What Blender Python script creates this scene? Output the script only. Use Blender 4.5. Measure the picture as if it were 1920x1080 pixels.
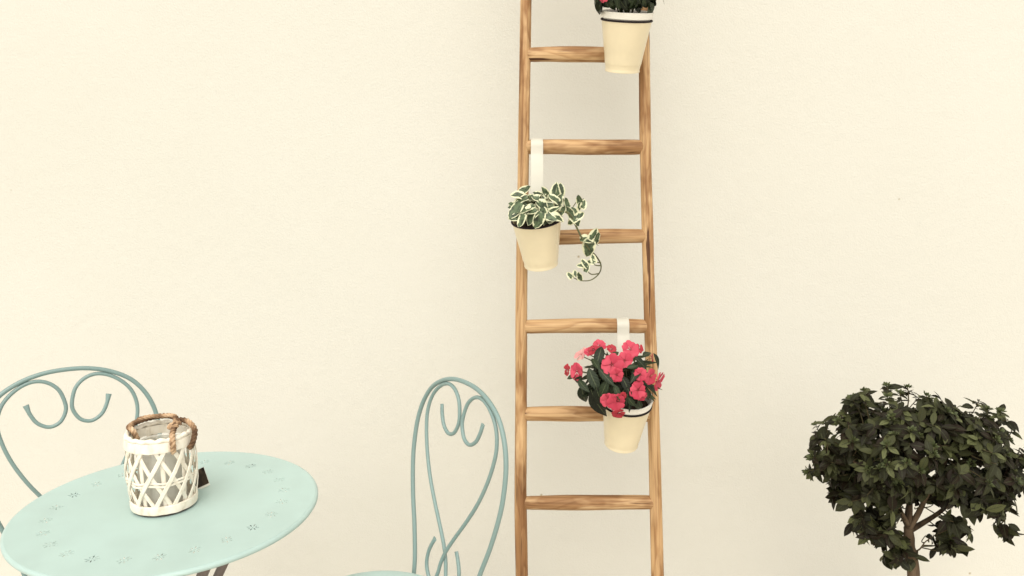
import bpy, math, random
from math import sin, cos, pi, radians as RAD
from mathutils import Vector, Matrix, geometry, noise as mnoise

for o in list(bpy.data.objects): bpy.data.objects.remove(o)
scene = bpy.context.scene
col = scene.collection

# ------------------------------------------------------------------ camera
CAM_H, PITCH, FPX = 1.44, RAD(9.9), 1500.0
cd = bpy.data.cameras.new('camera'); cam = bpy.data.objects.new('camera', cd); col.objects.link(cam)
cam.location = (0, 0, CAM_H); cam.rotation_euler = (pi/2 - PITCH, 0, 0)
cd.sensor_width = 36.0; cd.lens = FPX/1920*36; cd.clip_start = .05; cd.clip_end = 300
scene.camera = cam

# ------------------------------------------------------------------ sky, sun, exposure
SUN_EL, SUN_AZ = RAD(55), RAD(190)          # azimuth measured from +Y towards +X: over the photographer's left shoulder
world = bpy.data.worlds.new('World'); scene.world = world; world.use_nodes = True
wn = world.node_tree; wn.nodes.clear()
sky = wn.nodes.new('ShaderNodeTexSky'); sky.sky_type = 'NISHITA'; sky.sun_disc = False
sky.sun_elevation = SUN_EL; sky.sun_rotation = SUN_AZ
sky.air_density = 1.0; sky.dust_density = 2.0; sky.ozone_density = 1.0
hs = wn.nodes.new('ShaderNodeHueSaturation'); hs.inputs['Saturation'].default_value = .04      # even cloud
tn = wn.nodes.new('ShaderNodeMix'); tn.data_type = 'RGBA'; tn.blend_type = 'MULTIPLY'; tn.inputs[0].default_value = 1; tn.inputs[7].default_value = (1, .965, .885, 1)   # warm veiled daylight
bg = wn.nodes.new('ShaderNodeBackground'); bg.inputs['Strength'].default_value = .15
wo = wn.nodes.new('ShaderNodeOutputWorld')
wn.links.new(sky.outputs[0], hs.inputs['Color']); wn.links.new(hs.outputs[0], tn.inputs[6]); wn.links.new(tn.outputs[2], bg.inputs['Color']); wn.links.new(bg.outputs[0], wo.inputs['Surface'])
sd = bpy.data.lights.new('sun', 'SUN'); sd.energy = 0.8; sd.angle = RAD(70); sd.color = (1, .95, .86)
sun = bpy.data.objects.new('sun', sd); col.objects.link(sun)
sdir = Vector((sin(SUN_AZ)*cos(SUN_EL), cos(SUN_AZ)*cos(SUN_EL), sin(SUN_EL)))
sun.rotation_euler = sdir.to_track_quat('Z', 'Y').to_euler(); sun.location = (-2, -3, 6)
vs = scene.view_settings
vs.view_transform = 'Standard'; vs.look = 'None'; vs.gamma = 1.0; vs.exposure = 0.81

# ------------------------------------------------------------------ pixel helpers (photo 1920 x 1080)
CP, SP = cos(PITCH), sin(PITCH)
def ray(px, py):
    u = (px-960)/FPX; v = -(py-540)/FPX
    return Vector((u, CP+v*SP, -SP+v*CP))
def at_y(px, py, Y): d = ray(px, py); return Vector((0, 0, CAM_H)) + d*(Y/d.y)
def at_z(px, py, Z): d = ray(px, py); return Vector((0, 0, CAM_H)) + d*((Z-CAM_H)/d.z)

# ------------------------------------------------------------------ object helpers
def link(name, me, mat=None, parent=None, M=None, smooth=None):
    if mat and not me.materials: me.materials.append(mat)
    o = bpy.data.objects.new(name, me); col.objects.link(o)
    if parent: o.parent = parent
    if M is not None: o.matrix_local = M
    return o
def tag(o, label, cat, group=None):
    o['label'] = label; o['category'] = cat
    if group: o['group'] = group
    return o
def empty(name, M):
    o = bpy.data.objects.new(name, None); col.objects.link(o); o.empty_display_size = .05
    o.matrix_world = M; return o
def T(*v): return Matrix.Translation(Vector(v[0]) if len(v) == 1 else Vector(v))
def mesh(name, V, Fs, smooth=True, sharp=None, uv=None):
    me = bpy.data.meshes.new(name); me.from_pydata([tuple(v) for v in V], [], Fs); me.update()
    if smooth:
        me.polygons.foreach_set('use_smooth', [True]*len(me.polygons))
        if sharp: me.set_sharp_from_angle(angle=RAD(sharp))
    if uv:
        l = me.uv_layers.new(name='UVMap')
        for i, lp in enumerate(me.loops): l.data[i].uv = uv[lp.vertex_index]
    return me
def smooth_path(P, n=8, closed=False):
    P = [Vector(p) for p in P]; out = []
    N = len(P); rng = N if closed else N-1
    for i in range(rng):
        p0 = P[(i-1) % N] if (closed or i > 0) else P[0]*2-P[1]
        p1 = P[i]; p2 = P[(i+1) % N]
        p3 = P[(i+2) % N] if (closed or i+2 < N) else P[-1]*2-P[-2]
        for k in range(n):
            t = k/n
            out.append(.5*((2*p1)+(p2-p0)*t+(2*p0-5*p1+4*p2-p3)*t*t+(3*p1-p0-3*p2+p3)*t**3))
    if not closed: out.append(P[-1].copy())
    return out
def frames(P, closed=False, up=None):
    N = len(P); tans = []
    for i in range(N):
        a = P[(i-1) % N] if (closed or i > 0) else P[0]; b = P[(i+1) % N] if (closed or i < N-1) else P[-1]
        tans.append((b-a).normalized())
    t = tans[0]; ref = Vector(up) if up else (Vector((0, 0, 1)) if abs(t.z) < .9 else Vector((1, 0, 0)))
    n = (ref - t*ref.dot(t)).normalized(); out = []
    for i in range(N):
        t = tans[i]
        n = (n - t*n.dot(t))
        if up is not None: n = Vector(up) - t*Vector(up).dot(t)
        n.normalize(); out.append((t, n, t.cross(n)))
    return out
def tube_geo(P, r, seg=10, closed=False, up=None, V=None, Fs=None):
    V = [] if V is None else V; Fs = [] if Fs is None else Fs
    P = [Vector(p) for p in P]; fr = frames(P, closed, up); b0 = len(V); N = len(P)
    for i, p in enumerate(P):
        rr = r(i/(N-1)) if callable(r) else r
        ra, rb = rr if isinstance(rr, tuple) else (rr, rr)
        t, n, b = fr[i]
        for k in range(seg):
            a = 2*pi*k/seg; V.append(p + n*(ra*cos(a)) + b*(rb*sin(a)))
    for i in range(N if closed else N-1):
        j = (i+1) % N
        for k in range(seg):
            l = (k+1) % seg
            Fs.append((b0+i*seg+k, b0+i*seg+l, b0+j*seg+l, b0+j*seg+k))
    if not closed:
        Fs.append(tuple(b0+k for k in reversed(range(seg)))); Fs.append(tuple(b0+(N-1)*seg+k for k in range(seg)))
    return V, Fs
def tube(name, P, r, seg=10, closed=False, up=None, sharp=60):
    V, Fs = tube_geo(P, r, seg, closed, up); return mesh(name, V, Fs, True, sharp)
def lathe(name, prof, seg=48, cap0=False, cap1=False, sharp=35):
    V = []; Fs = []
    for (r, z) in prof:
        for k in range(seg): a = 2*pi*k/seg; V.append((r*cos(a), r*sin(a), z))
    for i in range(len(prof)-1):
        for k in range(seg):
            l = (k+1) % seg; Fs.append((i*seg+k, i*seg+l, (i+1)*seg+l, (i+1)*seg+k))
    if cap0: Fs.append(tuple(reversed(range(seg))))
    if cap1: Fs.append(tuple((len(prof)-1)*seg+k for k in range(seg)))
    return mesh(name, V, Fs, True, sharp)
def basis(pos, axis, normal, s=1.0):
    y = Vector(axis).normalized(); n = Vector(normal); n = n - y*n.dot(y)
    if n.length < 1e-4: n = y.orthogonal()
    n.normalize(); x = y.cross(n)
    M = Matrix((x, y, n)).transposed().to_4x4() @ Matrix.Diagonal((s, s, s, 1))
    M.translation = Vector(pos); return M

# ------------------------------------------------------------------ materials
def new_mat(name):
    m = bpy.data.materials.new(name); m.use_nodes = True; nt = m.node_tree; nt.nodes.clear()
    out = nt.nodes.new('ShaderNodeOutputMaterial'); p = nt.nodes.new('ShaderNodeBsdfPrincipled')
    nt.links.new(p.outputs[0], out.inputs[0]); return m, nt, p, out
def N(nt, t, **kw):
    n = nt.nodes.new('ShaderNode'+t)
    for k, v in kw.items():
        if hasattr(n, k): setattr(n, k, v)
        else: n.inputs[k.replace('_', ' ')].default_value = v
    return n
def ramp(nt, fac, stops):
    r = nt.nodes.new('ShaderNodeValToRGB'); e = r.color_ramp.elements
    while len(e) < len(stops): e.new(.5)
    for i, (p, c) in enumerate(stops):
        e[i].position = p; e[i].color = (*c, 1) if len(c) == 3 else c
    nt.links.new(fac, r.inputs[0]); return r
def mixc(nt, fac, a, b, mode='MIX'):
    m = nt.nodes.new('ShaderNodeMix'); m.data_type = 'RGBA'; m.blend_type = mode
    for sock, v in ((m.inputs[0], fac), (m.inputs[6], a), (m.inputs[7], b)):
        if hasattr(v, 'links') or hasattr(v, 'is_output'): nt.links.new(v, sock)
        else: sock.default_value = v if not isinstance(v, tuple) else (*v, 1)
    return m.outputs[2]
def bump(nt, p, h, strength=.3, dist=.002, prev=None):
    b = nt.nodes.new('ShaderNodeBump'); b.inputs['Strength'].default_value = strength; b.inputs['Distance'].default_value = dist
    nt.links.new(h, b.inputs['Height'])
    if prev: nt.links.new(prev, b.inputs['Normal'])
    nt.links.new(b.outputs[0], p.inputs['Normal']); return b.outputs[0]
def obj_coord(nt, scale=(1, 1, 1), rnd=0.0):
    tc = nt.nodes.new('ShaderNodeTexCoord'); mp = nt.nodes.new('ShaderNodeMapping'); mp.inputs['Scale'].default_value = scale
    src = tc.outputs['Object']
    if rnd:
        oi = nt.nodes.new('ShaderNodeObjectInfo'); ml = N(nt, 'Math', operation='MULTIPLY'); ml.inputs[1].default_value = rnd
        nt.links.new(oi.outputs['Random'], ml.inputs[0]); ad = N(nt, 'VectorMath', operation='ADD')
        nt.links.new(src, ad.inputs[0]); nt.links.new(ml.outputs[0], ad.inputs[1]); src = ad.outputs[0]
    nt.links.new(src, mp.inputs['Vector']); return mp.outputs[0]

def mat_plaster():
    m, nt, p, _ = new_mat('cream_plaster')
    c = obj_coord(nt)
    n1 = N(nt, 'TexNoise', Scale=1.1, Detail=4.0); n2 = N(nt, 'TexNoise', Scale=170.0, Detail=5.0, Roughness=.6)
    n3 = N(nt, 'TexNoise', Scale=26.0, Detail=4.0); v = N(nt, 'TexVoronoi', Scale=9.0); n4 = N(nt, 'TexNoise', Scale=420.0, Detail=2.0)
    for n in (n1, n2, n3, v, n4): nt.links.new(c, n.inputs['Vector'])
    base = ramp(nt, n1.outputs[0], [(.3, (.600, .588, .532)), (.7, (.625, .613, .562))])
    spots = ramp(nt, v.outputs['Distance'], [(.018, (.62, .55, .43)), (.05, (1, 1, 1))])
    keep = N(nt, 'Math', operation='GREATER_THAN'); keep.inputs[1].default_value = .80
    sep = N(nt, 'SeparateColor'); nt.links.new(v.outputs['Color'], sep.inputs[0]); nt.links.new(sep.outputs[0], keep.inputs[0])
    col1 = mixc(nt, keep.outputs[0], base.outputs[0], mixc(nt, 1.0, base.outputs[0], spots.outputs[0], 'MULTIPLY'))
    grain = ramp(nt, n4.outputs[0], [(.32, (.93, .92, .90)), (.5, (1, 1, 1))])
    nt.links.new(mixc(nt, 1.0, col1, grain.outputs[0], 'MULTIPLY'), p.inputs['Base Color'])
    p.inputs['Roughness'].default_value = .9; p.inputs['Specular IOR Level'].default_value = .2
    tm = N(nt, 'Mapping'); tm.inputs['Scale'].default_value = (6, 6, 9); tm.inputs['Rotation'].default_value = (0, .25, 0); nt.links.new(c, tm.inputs[0])
    tr = N(nt, 'TexNoise', Scale=1.6, Detail=5.0, Distortion=.6); nt.links.new(tm.outputs[0], tr.inputs['Vector'])
    b = bump(nt, p, tr.outputs[0], .08, .010); b = bump(nt, p, n3.outputs[0], .13, .008, b); b = bump(nt, p, n2.outputs[0], .42, .0028, b)
    bump(nt, p, mixc(nt, keep.outputs[0], (1, 1, 1), spots.outputs[0]), .5, .002, b)
    return m
def mat_wood():
    m, nt, p, _ = new_mat('chestnut_wood')
    c = obj_coord(nt, (1, 1, 1), 37.0)
    mp = N(nt, 'Mapping'); mp.inputs['Scale'].default_value = (38, 38, 2.2); nt.links.new(c, mp.inputs[0])
    g = N(nt, 'TexNoise', Scale=1.0, Detail=6.0, Distortion=.8); nt.links.new(mp.outputs[0], g.inputs['Vector'])
    mp2 = N(nt, 'Mapping'); mp2.inputs['Scale'].default_value = (11, 11, 1.5); nt.links.new(c, mp2.inputs[0])
    w = N(nt, 'TexNoise', Scale=1.0, Detail=2.0, Distortion=1.6); nt.links.new(mp2.outputs[0], w.inputs['Vector'])
    # growth-ring contours from a folded noise field
    ml = N(nt, 'Math', operation='MULTIPLY'); ml.inputs[1].default_value = 6.0; nt.links.new(w.outputs[0], ml.inputs[0])
    fr = N(nt, 'Math', operation='FRACT'); nt.links.new(ml.outputs[0], fr.inputs[0])
    rings = ramp(nt, fr.outputs[0], [(0, (.50, .36, .22)), (.14, (1, 1, 1)), (.7, (.95, .90, .82)), (1, (.60, .45, .28))])
    base = ramp(nt, g.outputs[0], [(.28, (.27, .155, .072)), (.42, (.44, .275, .135)), (.60, (.55, .37, .20)), (.80, (.66, .49, .30))])
    c1 = mixc(nt, .5, base.outputs[0], rings.outputs[0], 'MULTIPLY')
    mp3 = N(nt, 'Mapping'); mp3.inputs['Scale'].default_value = (9, 9, 3.0); nt.links.new(c, mp3.inputs[0])
    st = N(nt, 'TexNoise', Scale=1.0, Detail=4.0, Roughness=.7); nt.links.new(mp3.outputs[0], st.inputs['Vector'])
    stain = ramp(nt, st.outputs[0], [(.48, (1, 1, 1)), (.58, (.50, .37, .26))])
    c2 = mixc(nt, .8, c1, stain.outputs[0], 'MULTIPLY')
    k = N(nt, 'TexVoronoi', Scale=7.0); nt.links.new(c, k.inputs['Vector'])
    kn = ramp(nt, k.outputs['Distance'], [(.03, (.12, .055, .02)), (.075, (1, 1, 1))])
    c3 = mixc(nt, .9, c2, kn.outputs[0], 'MULTIPLY')
    mp5 = N(nt, 'Mapping'); mp5.inputs['Scale'].default_value = (75, 75, 4.5); nt.links.new(c, mp5.inputs[0])
    ck = N(nt, 'TexNoise', Scale=1.0, Detail=2.0, Distortion=.4); nt.links.new(mp5.outputs[0], ck.inputs['Vector'])
    cr_ = ramp(nt, ck.outputs[0], [(.29, (.16, .085, .045)), (.335, (1, 1, 1))])
    c3 = mixc(nt, .95, c3, cr_.outputs[0], 'MULTIPLY')
    mp4 = N(nt, 'Mapping'); mp4.inputs['Scale'].default_value = (170, 170, 4); nt.links.new(c, mp4.inputs[0])
    fine = N(nt, 'TexNoise', Scale=1.0, Detail=3.0); nt.links.new(mp4.outputs[0], fine.inputs['Vector'])
    fr2 = ramp(nt, fine.outputs[0], [(.38, (.42, .30, .19)), (.5, (1, 1, 1))])
    oi2 = nt.nodes.new('ShaderNodeObjectInfo'); tone = ramp(nt, oi2.outputs['Random'], [(0, (.90, .88, .86)), (1, (1.12, 1.12, 1.12))])
    c4 = mixc(nt, 1.0, mixc(nt, .5, c3, fr2.outputs[0], 'MULTIPLY'), tone.outputs[0], 'MULTIPLY')
    nt.links.new(c4, p.inputs['Base Color'])
    p.inputs['Roughness'].default_value = .62; p.inputs['Specular IOR Level'].default_value = .35
    b = bump(nt, p, fine.outputs[0], .6, .0016); bump(nt, p, g.outputs[0], .3, .003, b)
    return m
def mat_paint(name, c, rough=.4, wear=.06, scale=30, spec=.5):
    m, nt, p, _ = new_mat(name); co = obj_coord(nt, (1, 1, 1), 5.0)
    n = N(nt, 'TexNoise', Scale=float(scale), Detail=5.0); nt.links.new(co, n.inputs['Vector'])
    lo = tuple(x*(1-wear*1.4) for x in c); hi = tuple(min(1, x*(1+wear)) for x in c)
    nt.links.new(ramp(nt, n.outputs[0], [(.35, lo), (.65, hi)]).outputs[0], p.inputs['Base Color'])
    rr = ramp(nt, n.outputs[0], [(.3, (rough*.8,)*3), (.7, (min(1, rough*1.25),)*3)]); nt.links.new(rr.outputs[0], p.inputs['Roughness'])
    p.inputs['Specular IOR Level'].default_value = spec
    n2 = N(nt, 'TexNoise', Scale=240.0, Detail=2.0); nt.links.new(co, n2.inputs['Vector']); bump(nt, p, n2.outputs[0], .06, .0008)
    return m
def mat_fibre(name, stops, along=(60, 60, 8), rough=.8, bstr=.4):
    m, nt, p, _ = new_mat(name); co = obj_coord(nt, (1, 1, 1), 9.0)
    mp = N(nt, 'Mapping'); mp.inputs['Scale'].default_value = along; nt.links.new(co, mp.inputs[0])
    n = N(nt, 'TexNoise', Scale=1.0, Detail=5.0); nt.links.new(mp.outputs[0], n.inputs['Vector'])
    nt.links.new(ramp(nt, n.outputs[0], stops).outputs[0], p.inputs['Base Color']); p.inputs['Roughness'].default_value = rough
    p.inputs['Specular IOR Level'].default_value = .25; bump(nt, p, n.outputs[0], bstr, .002); return m
def rnd_val(nt):
    oi = nt.nodes.new('ShaderNodeObjectInfo'); ge = nt.nodes.new('ShaderNodeNewGeometry')
    a = N(nt, 'Math', operation='ADD'); nt.links.new(oi.outputs['Random'], a.inputs[0]); nt.links.new(ge.outputs['Random Per Island'], a.inputs[1])
    f = N(nt, 'Math', operation='FRACT'); nt.links.new(a.outputs[0], f.inputs[0]); return f.outputs[0]
def uv_parts(nt):
    tc = nt.nodes.new('ShaderNodeTexCoord'); s = nt.nodes.new('ShaderNodeSeparateXYZ'); nt.links.new(tc.outputs['UV'], s.inputs[0])
    a = N(nt, 'Math', operation='SUBTRACT'); a.inputs[1].default_value = .5; nt.links.new(s.outputs[0], a.inputs[0])
    b = N(nt, 'Math', operation='ABSOLUTE'); nt.links.new(a.outputs[0], b.inputs[0])
    c = N(nt, 'Math', operation='MULTIPLY'); c.inputs[1].default_value = 2; nt.links.new(b.outputs[0], c.inputs[0])
    return tc.outputs['UV'], c.outputs[0], s.outputs[1]           # uv, 0 at midrib..1 at margin, 0 at base..1 at tip
def translucent(nt, p, out, colsock, fac=.15):
    t = N(nt, 'BsdfTranslucent'); nt.links.new(colsock, t.inputs['Color'])
    mx = N(nt, 'MixShader'); mx.inputs[0].default_value = fac
    nt.links.new(p.outputs[0], mx.inputs[1]); nt.links.new(t.outputs[0], mx.inputs[2]); nt.links.new(mx.outputs[0], out.inputs[0])
def mat_leaf(name, stops, rib, rough=.42, tr=.12, spec=.4):
    m, nt, p, out = new_mat(name); uv, mid, along = uv_parts(nt); r = rnd_val(nt)
    base = ramp(nt, r, stops)
    rb = ramp(nt, mid, [(.03, (1, 1, 1)), (.12, (0, 0, 0))])
    c = mixc(nt, rb.outputs[0], base.outputs[0], rib)
    # side veins
    va = N(nt, 'Math', operation='MULTIPLY_ADD'); nt.links.new(mid, va.inputs[0]); va.inputs[1].default_value = -.22; nt.links.new(along, va.inputs[2])
    vm = N(nt, 'Math', operation='MULTIPLY'); vm.inputs[1].default_value = 44.0; nt.links.new(va.outputs[0], vm.inputs[0])
    sn = N(nt, 'Math', operation='SINE'); nt.links.new(vm.outputs[0], sn.inputs[0])
    vr = ramp(nt, sn.outputs[0], [(.0, (.86, .86, .86)), (.9, (1.12, 1.12, 1.08))])
    c = mixc(nt, .6, c, vr.outputs[0], 'MULTIPLY')
    nt.links.new(c, p.inputs['Base Color']); p.inputs['Roughness'].default_value = rough; p.inputs['Specular IOR Level'].default_value = spec
    bump(nt, p, sn.outputs[0], .25, .0008); translucent(nt, p, out, c, tr); return m
def mat_variegated():
    m, nt, p, out = new_mat('variegated_ivy_leaf'); uv, mid, along = uv_parts(nt); r = rnd_val(nt)
    ad = N(nt, 'VectorMath', operation='ADD'); sc = N(nt, 'Math', operation='MULTIPLY'); sc.inputs[1].default_value = 60.0
    nt.links.new(r, sc.inputs[0]); nt.links.new(uv, ad.inputs[0]); nt.links.new(sc.outputs[0], ad.inputs[1])
    n = N(nt, 'TexNoise', Scale=3.4, Detail=3.0); nt.links.new(ad.outputs[0], n.inputs['Vector'])
    s1 = N(nt, 'Math', operation='SUBTRACT'); s1.inputs[1].default_value = .5; nt.links.new(along, s1.inputs[0])
    s2 = N(nt, 'Math', operation='ABSOLUTE'); nt.links.new(s1.outputs[0], s2.inputs[0])
    s3 = N(nt, 'Math', operation='MULTIPLY'); s3.inputs[1].default_value = 1.25; nt.links.new(s2.outputs[0], s3.inputs[0])
    mx = N(nt, 'Math', operation='MAXIMUM'); nt.links.new(mid, mx.inputs[0]); nt.links.new(s3.outputs[0], mx.inputs[1])
    e = N(nt, 'Math', operation='MULTIPLY_ADD'); nt.links.new(n.outputs[0], e.inputs[0]); e.inputs[1].default_value = .95; nt.links.new(mx.outputs[0], e.inputs[2])
    e2 = N(nt, 'Math', operation='MULTIPLY_ADD'); nt.links.new(r, e2.inputs[0]); e2.inputs[1].default_value = .42; nt.links.new(e.outputs[0], e2.inputs[2])
    edge = ramp(nt, e2.outputs[0], [(.69, (0, 0, 0)), (.74, (1, 1, 1))])
    mr = N(nt, 'MapRange'); mr.inputs['From Max'].default_value = 1.9; nt.links.new(e2.outputs[0], mr.inputs[0]); nt.links.new(mr.outputs[0], edge.inputs[0])
    g = ramp(nt, n.outputs[0], [(.35, (.022, .036, .016)), (.6, (.10, .145, .07))])
    c = mixc(nt, edge.outputs[0], g.outputs[0], (.70, .70, .48))
    nt.links.new(c, p.inputs['Base Color']); p.inputs['Roughness'].default_value = .45; translucent(nt, p, out, c, .15); return m
def mat_petal(name, a, b, eye):
    m, nt, p, out = new_mat(name); uv, mid, along = uv_parts(nt); r = rnd_val(nt)
    base = mixc(nt, r, a, b); e = ramp(nt, along, [(.05, (1, 1, 1)), (.22, (0, 0, 0))])
    c = mixc(nt, e.outputs[0], base, eye)
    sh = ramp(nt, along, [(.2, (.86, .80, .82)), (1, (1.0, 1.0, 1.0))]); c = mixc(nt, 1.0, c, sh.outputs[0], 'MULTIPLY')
    nt.links.new(c, p.inputs['Base Color']); p.inputs['Roughness'].default_value = .6; translucent(nt, p, out, c, .18); return m
def mat_glass():
    m, nt, p, out = new_mat('jar_glass'); nt.nodes.remove(p)
    tr = N(nt, 'BsdfTransparent'); tr.inputs[0].default_value = (.975, .975, .955, 1); gl = N(nt, 'BsdfGlossy'); gl.inputs['Roughness'].default_value = .03
    fr = N(nt, 'Fresnel', IOR=1.5); ad = N(nt, 'Math', operation='MULTIPLY_ADD'); ad.inputs[1].default_value = .55; ad.inputs[2].default_value = .02
    nt.links.new(fr.outputs[0], ad.inputs[0]); mx = N(nt, 'MixShader')
    nt.links.new(ad.outputs[0], mx.inputs[0]); nt.links.new(tr.outputs[0], mx.inputs[1]); nt.links.new(gl.outputs[0], mx.inputs[2]); df = N(nt, 'BsdfDiffuse'); df.inputs[0].default_value = (.80, .78, .72, 1); m2 = N(nt, 'MixShader'); m2.inputs[0].default_value = .42
    nt.links.new(mx.outputs[0], m2.inputs[1]); nt.links.new(df.outputs[0], m2.inputs[2]); nt.links.new(m2.outputs[0], out.inputs[0]); return m

M_WALL, M_WOOD = mat_plaster(), mat_wood()
M_GROUND = mat_paint('terrace_concrete', (.60, .555, .475), .85, .15, 3)
M_MINT = mat_paint('mint_enamel_paint', (.385, .51, .485), .38, .03, 14)
M_MINT_ROD = mat_paint('mint_painted_rod', (.185, .268, .258), .3, .02, 6)
M_LEGS = mat_paint('table_leg_brown_metal', (.17, .135, .12), .45, .1, 30)
M_POT = mat_paint('cream_bucket_enamel', (.72, .625, .435), .32, .05, 9)
M_INNER = mat_paint('white_plastic_pot', (.80, .77, .70), .5, .04, 20)
M_STRAP = mat_paint('white_hook_strap', (.53, .51, .44), .45, .03, 20)
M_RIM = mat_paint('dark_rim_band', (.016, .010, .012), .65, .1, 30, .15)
M_SOIL = mat_fibre('potting_soil', [(.3, (.012, .008, .005)), (.7, (.05, .03, .018))], (90, 90, 90), .95, .8)
M_WICKER = mat_fibre('whitewashed_wicker', [(.25, (.60, .53, .42)), (.45, (.78, .72, .61)), (.7, (.84, .79, .70))], (70, 70, 40), .75, .35)
M_ROPE = mat_fibre('jute_rope', [(.34, (.07, .036, .02)), (.46, (.17, .10, .056)), (.55, (.42, .275, .165)), (.68, (.66, .49, .33))], (26, 26, 26), .9, .6)
M_NAIL_SHADOW = mat_paint('rusty_nail_and_shadow', (.05, .03, .02), .6, .2, 60)
M_TAGP = mat_fibre('tag_print', [(.35, (.015, .01, .008)), (.62, (.06, .04, .025)), (.72, (.45, .40, .33))], (80, 80, 45), .5, .05)
M_TAGW = mat_paint('tag_paper', (.78, .74, .66), .7, .03, 30)
M_GLASS = mat_glass()
M_BARK = mat_fibre('tree_bark', [(.3, (.045, .029, .016)), (.55, (.10, .067, .040)), (.75, (.19, .135, .085))], (45, 45, 12), .85, .8)
M_TWIG = mat_fibre('green_twig', [(.3, (.035, .03, .012)), (.7, (.08, .06, .028))], (60, 60, 20), .8, .4)
M_TREE = mat_leaf('evergreen_leaf', [(0, (.018, .011, .006)), (.35, (.012, .012, .005)), (.62, (.028, .029, .011)), (.87, (.058, .062, .024)), (1, (.115, .125, .052))], (.040, .045, .022), .5, .05, .16)  # brown first stop puts the crown's shadow tone into some leaves
M_BUD = mat_leaf('green_bud', [(0, (.045, .058, .018)), (1, (.085, .10, .034))], (.08, .095, .035), .55, .1)
M_IMP = mat_leaf('impatiens_leaf', [(0, (.010, .013, .007)), (.5, (.018, .028, .013)), (1, (.040, .058, .026))], (.075, .092, .045), .4, .08, .2)
M_STEM = mat_fibre('plant_stem', [(.3, (.05, .06, .025)), (.7, (.12, .12, .055))], (50, 50, 20), .6, .2)
M_IVY = mat_variegated()
M_VINE = mat_fibre('ivy_vine', [(.3, (.045, .04, .02)), (.7, (.16, .17, .08))], (60, 60, 20), .7, .2)
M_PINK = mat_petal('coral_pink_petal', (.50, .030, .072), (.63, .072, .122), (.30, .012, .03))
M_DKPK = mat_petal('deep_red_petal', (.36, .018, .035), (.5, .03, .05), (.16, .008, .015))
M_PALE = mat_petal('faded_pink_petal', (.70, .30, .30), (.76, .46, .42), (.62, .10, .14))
M_PLANTER = mat_paint('clay_planter', (.40, .25, .16), .8, .15, 9)

# ------------------------------------------------------------------ ground and wall
GZ = -.03                                          # ground level (heights below count from the camera-fitted datum)
g = link('ground', mesh('ground', [(-60, -60, GZ), (60, -60, GZ), (60, 60, GZ), (-60, 60, GZ)], [(0, 1, 2, 3)], False), M_GROUND); g['kind'] = 'structure'
WALL_Y = 2.50
def box_geo(x0, x1, y0, y1, z0, z1):
    return ([(x0, y0, z0), (x1, y0, z0), (x1, y1, z0), (x0, y1, z0), (x0, y0, z1), (x1, y0, z1), (x1, y1, z1), (x0, y1, z1)],
            [(0, 3, 2, 1), (4, 5, 6, 7), (0, 1, 5, 4), (1, 2, 6, 5), (2, 3, 7, 6), (3, 0, 4, 7)])
w = link('plastered_wall', mesh('plastered_wall', *box_geo(-5, 5, WALL_Y, WALL_Y+.3, GZ-.05, 4.4), False), M_WALL)
tag(w, 'cream rough plastered wall behind the wooden ladder', 'wall')

# ------------------------------------------------------------------ ladder
K = .94                                           # ladder stands a little in front of the wall's foot line
def zk(z): return CAM_H+K*(z-CAM_H)
LS = .125; LB = K*(2.18+LS*CAM_H)-LS*CAM_H                               # Y at the ground, lean per metre of height
def lad_y(z): return LB + LS*z
LEAN = math.atan(LS)
ladder = tag(empty('wooden_ladder', T(.225, LB, GZ)), 'rustic chestnut wood ladder leaning on the cream wall', 'ladder')
LINV = T(-.225, -LB, -GZ)
def lpt(x, z): return Vector((x, lad_y(z), z))
def stile(pts, seed, flip):
    rs = random.Random(seed); P = smooth_path([lpt(x, z) for x, z in pts], 14)
    a, b = P[0], P[-1]; axis = (b-a).normalized(); L = (b-a).length
    zx = Vector((1, 0, 0)); zx = (zx-axis*zx.dot(axis)).normalized(); zy = axis.cross(zx)     # zx right, zy away from camera
    M = Matrix((zx, zy, axis)).transposed().to_4x4(); M.translation = a; Mi = M.inverted()
    # section: uneven octagon with a ridge towards the camera, split from a round pole
    sec = [(-.0185, -.006), (-.0135, -.0160), (.003*flip, -.0245), (.0148, -.0150), (.0185, -.004), (.0165, .012), (.005, .0195), (-.0125, .0165)]
    V = []; Fs = []; n = len(sec); ph = rs.random()*9
    for i, p in enumerate(P):
        q = Mi @ p; t = i/(len(P)-1); sc = (1.07-.16*min(1, t*1.4))*K
        for k, (x, y) in enumerate(sec):
            j = 1+.12*mnoise.noise((k*1.7+ph, q.z*4.1, seed)); V.append((q.x+x*sc*j, q.y+y*sc*j, q.z))
    for i in range(len(P)-1):
        for k in range(n):
            l = (k+1) % n; Fs.append((i*n+k, i*n+l, (i+1)*n+l, (i+1)*n+k))
    Fs += [tuple(reversed(range(n))), tuple((len(P)-1)*n+k for k in range(n))]
    me = mesh('stile', V, Fs, True, 24)
    o = link('stile', me, M_WOOD, ladder, LINV @ M)
    bv = o.modifiers.new('bevel', 'BEVEL'); bv.width = .0035; bv.segments = 2; bv.limit_method = 'ANGLE'; bv.angle_limit = RAD(24)
    return o
LX = [(.0335, -.125), (.029, .184), (.0255, .40), (.026, .63), (.028, 1.037), (.033, 1.407), (.040, 1.861), (.049, 2.42), (.062, 3.42)]
RX = [(.4475, -.125), (.433, .184), (.426, .40), (.418, .63), (.404, .944), (.396, 1.17), (.388, 1.407), (.383, 1.635), (.376, 1.90), (.363, 2.42), (.335, 3.42)]
LX = [(x*K, zk(z)) for x, z in LX]; RX = [(x*K, zk(z)) for x, z in RX]
sl, sr = stile(LX, 3, 1), stile(RX, 8, -1)
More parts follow.
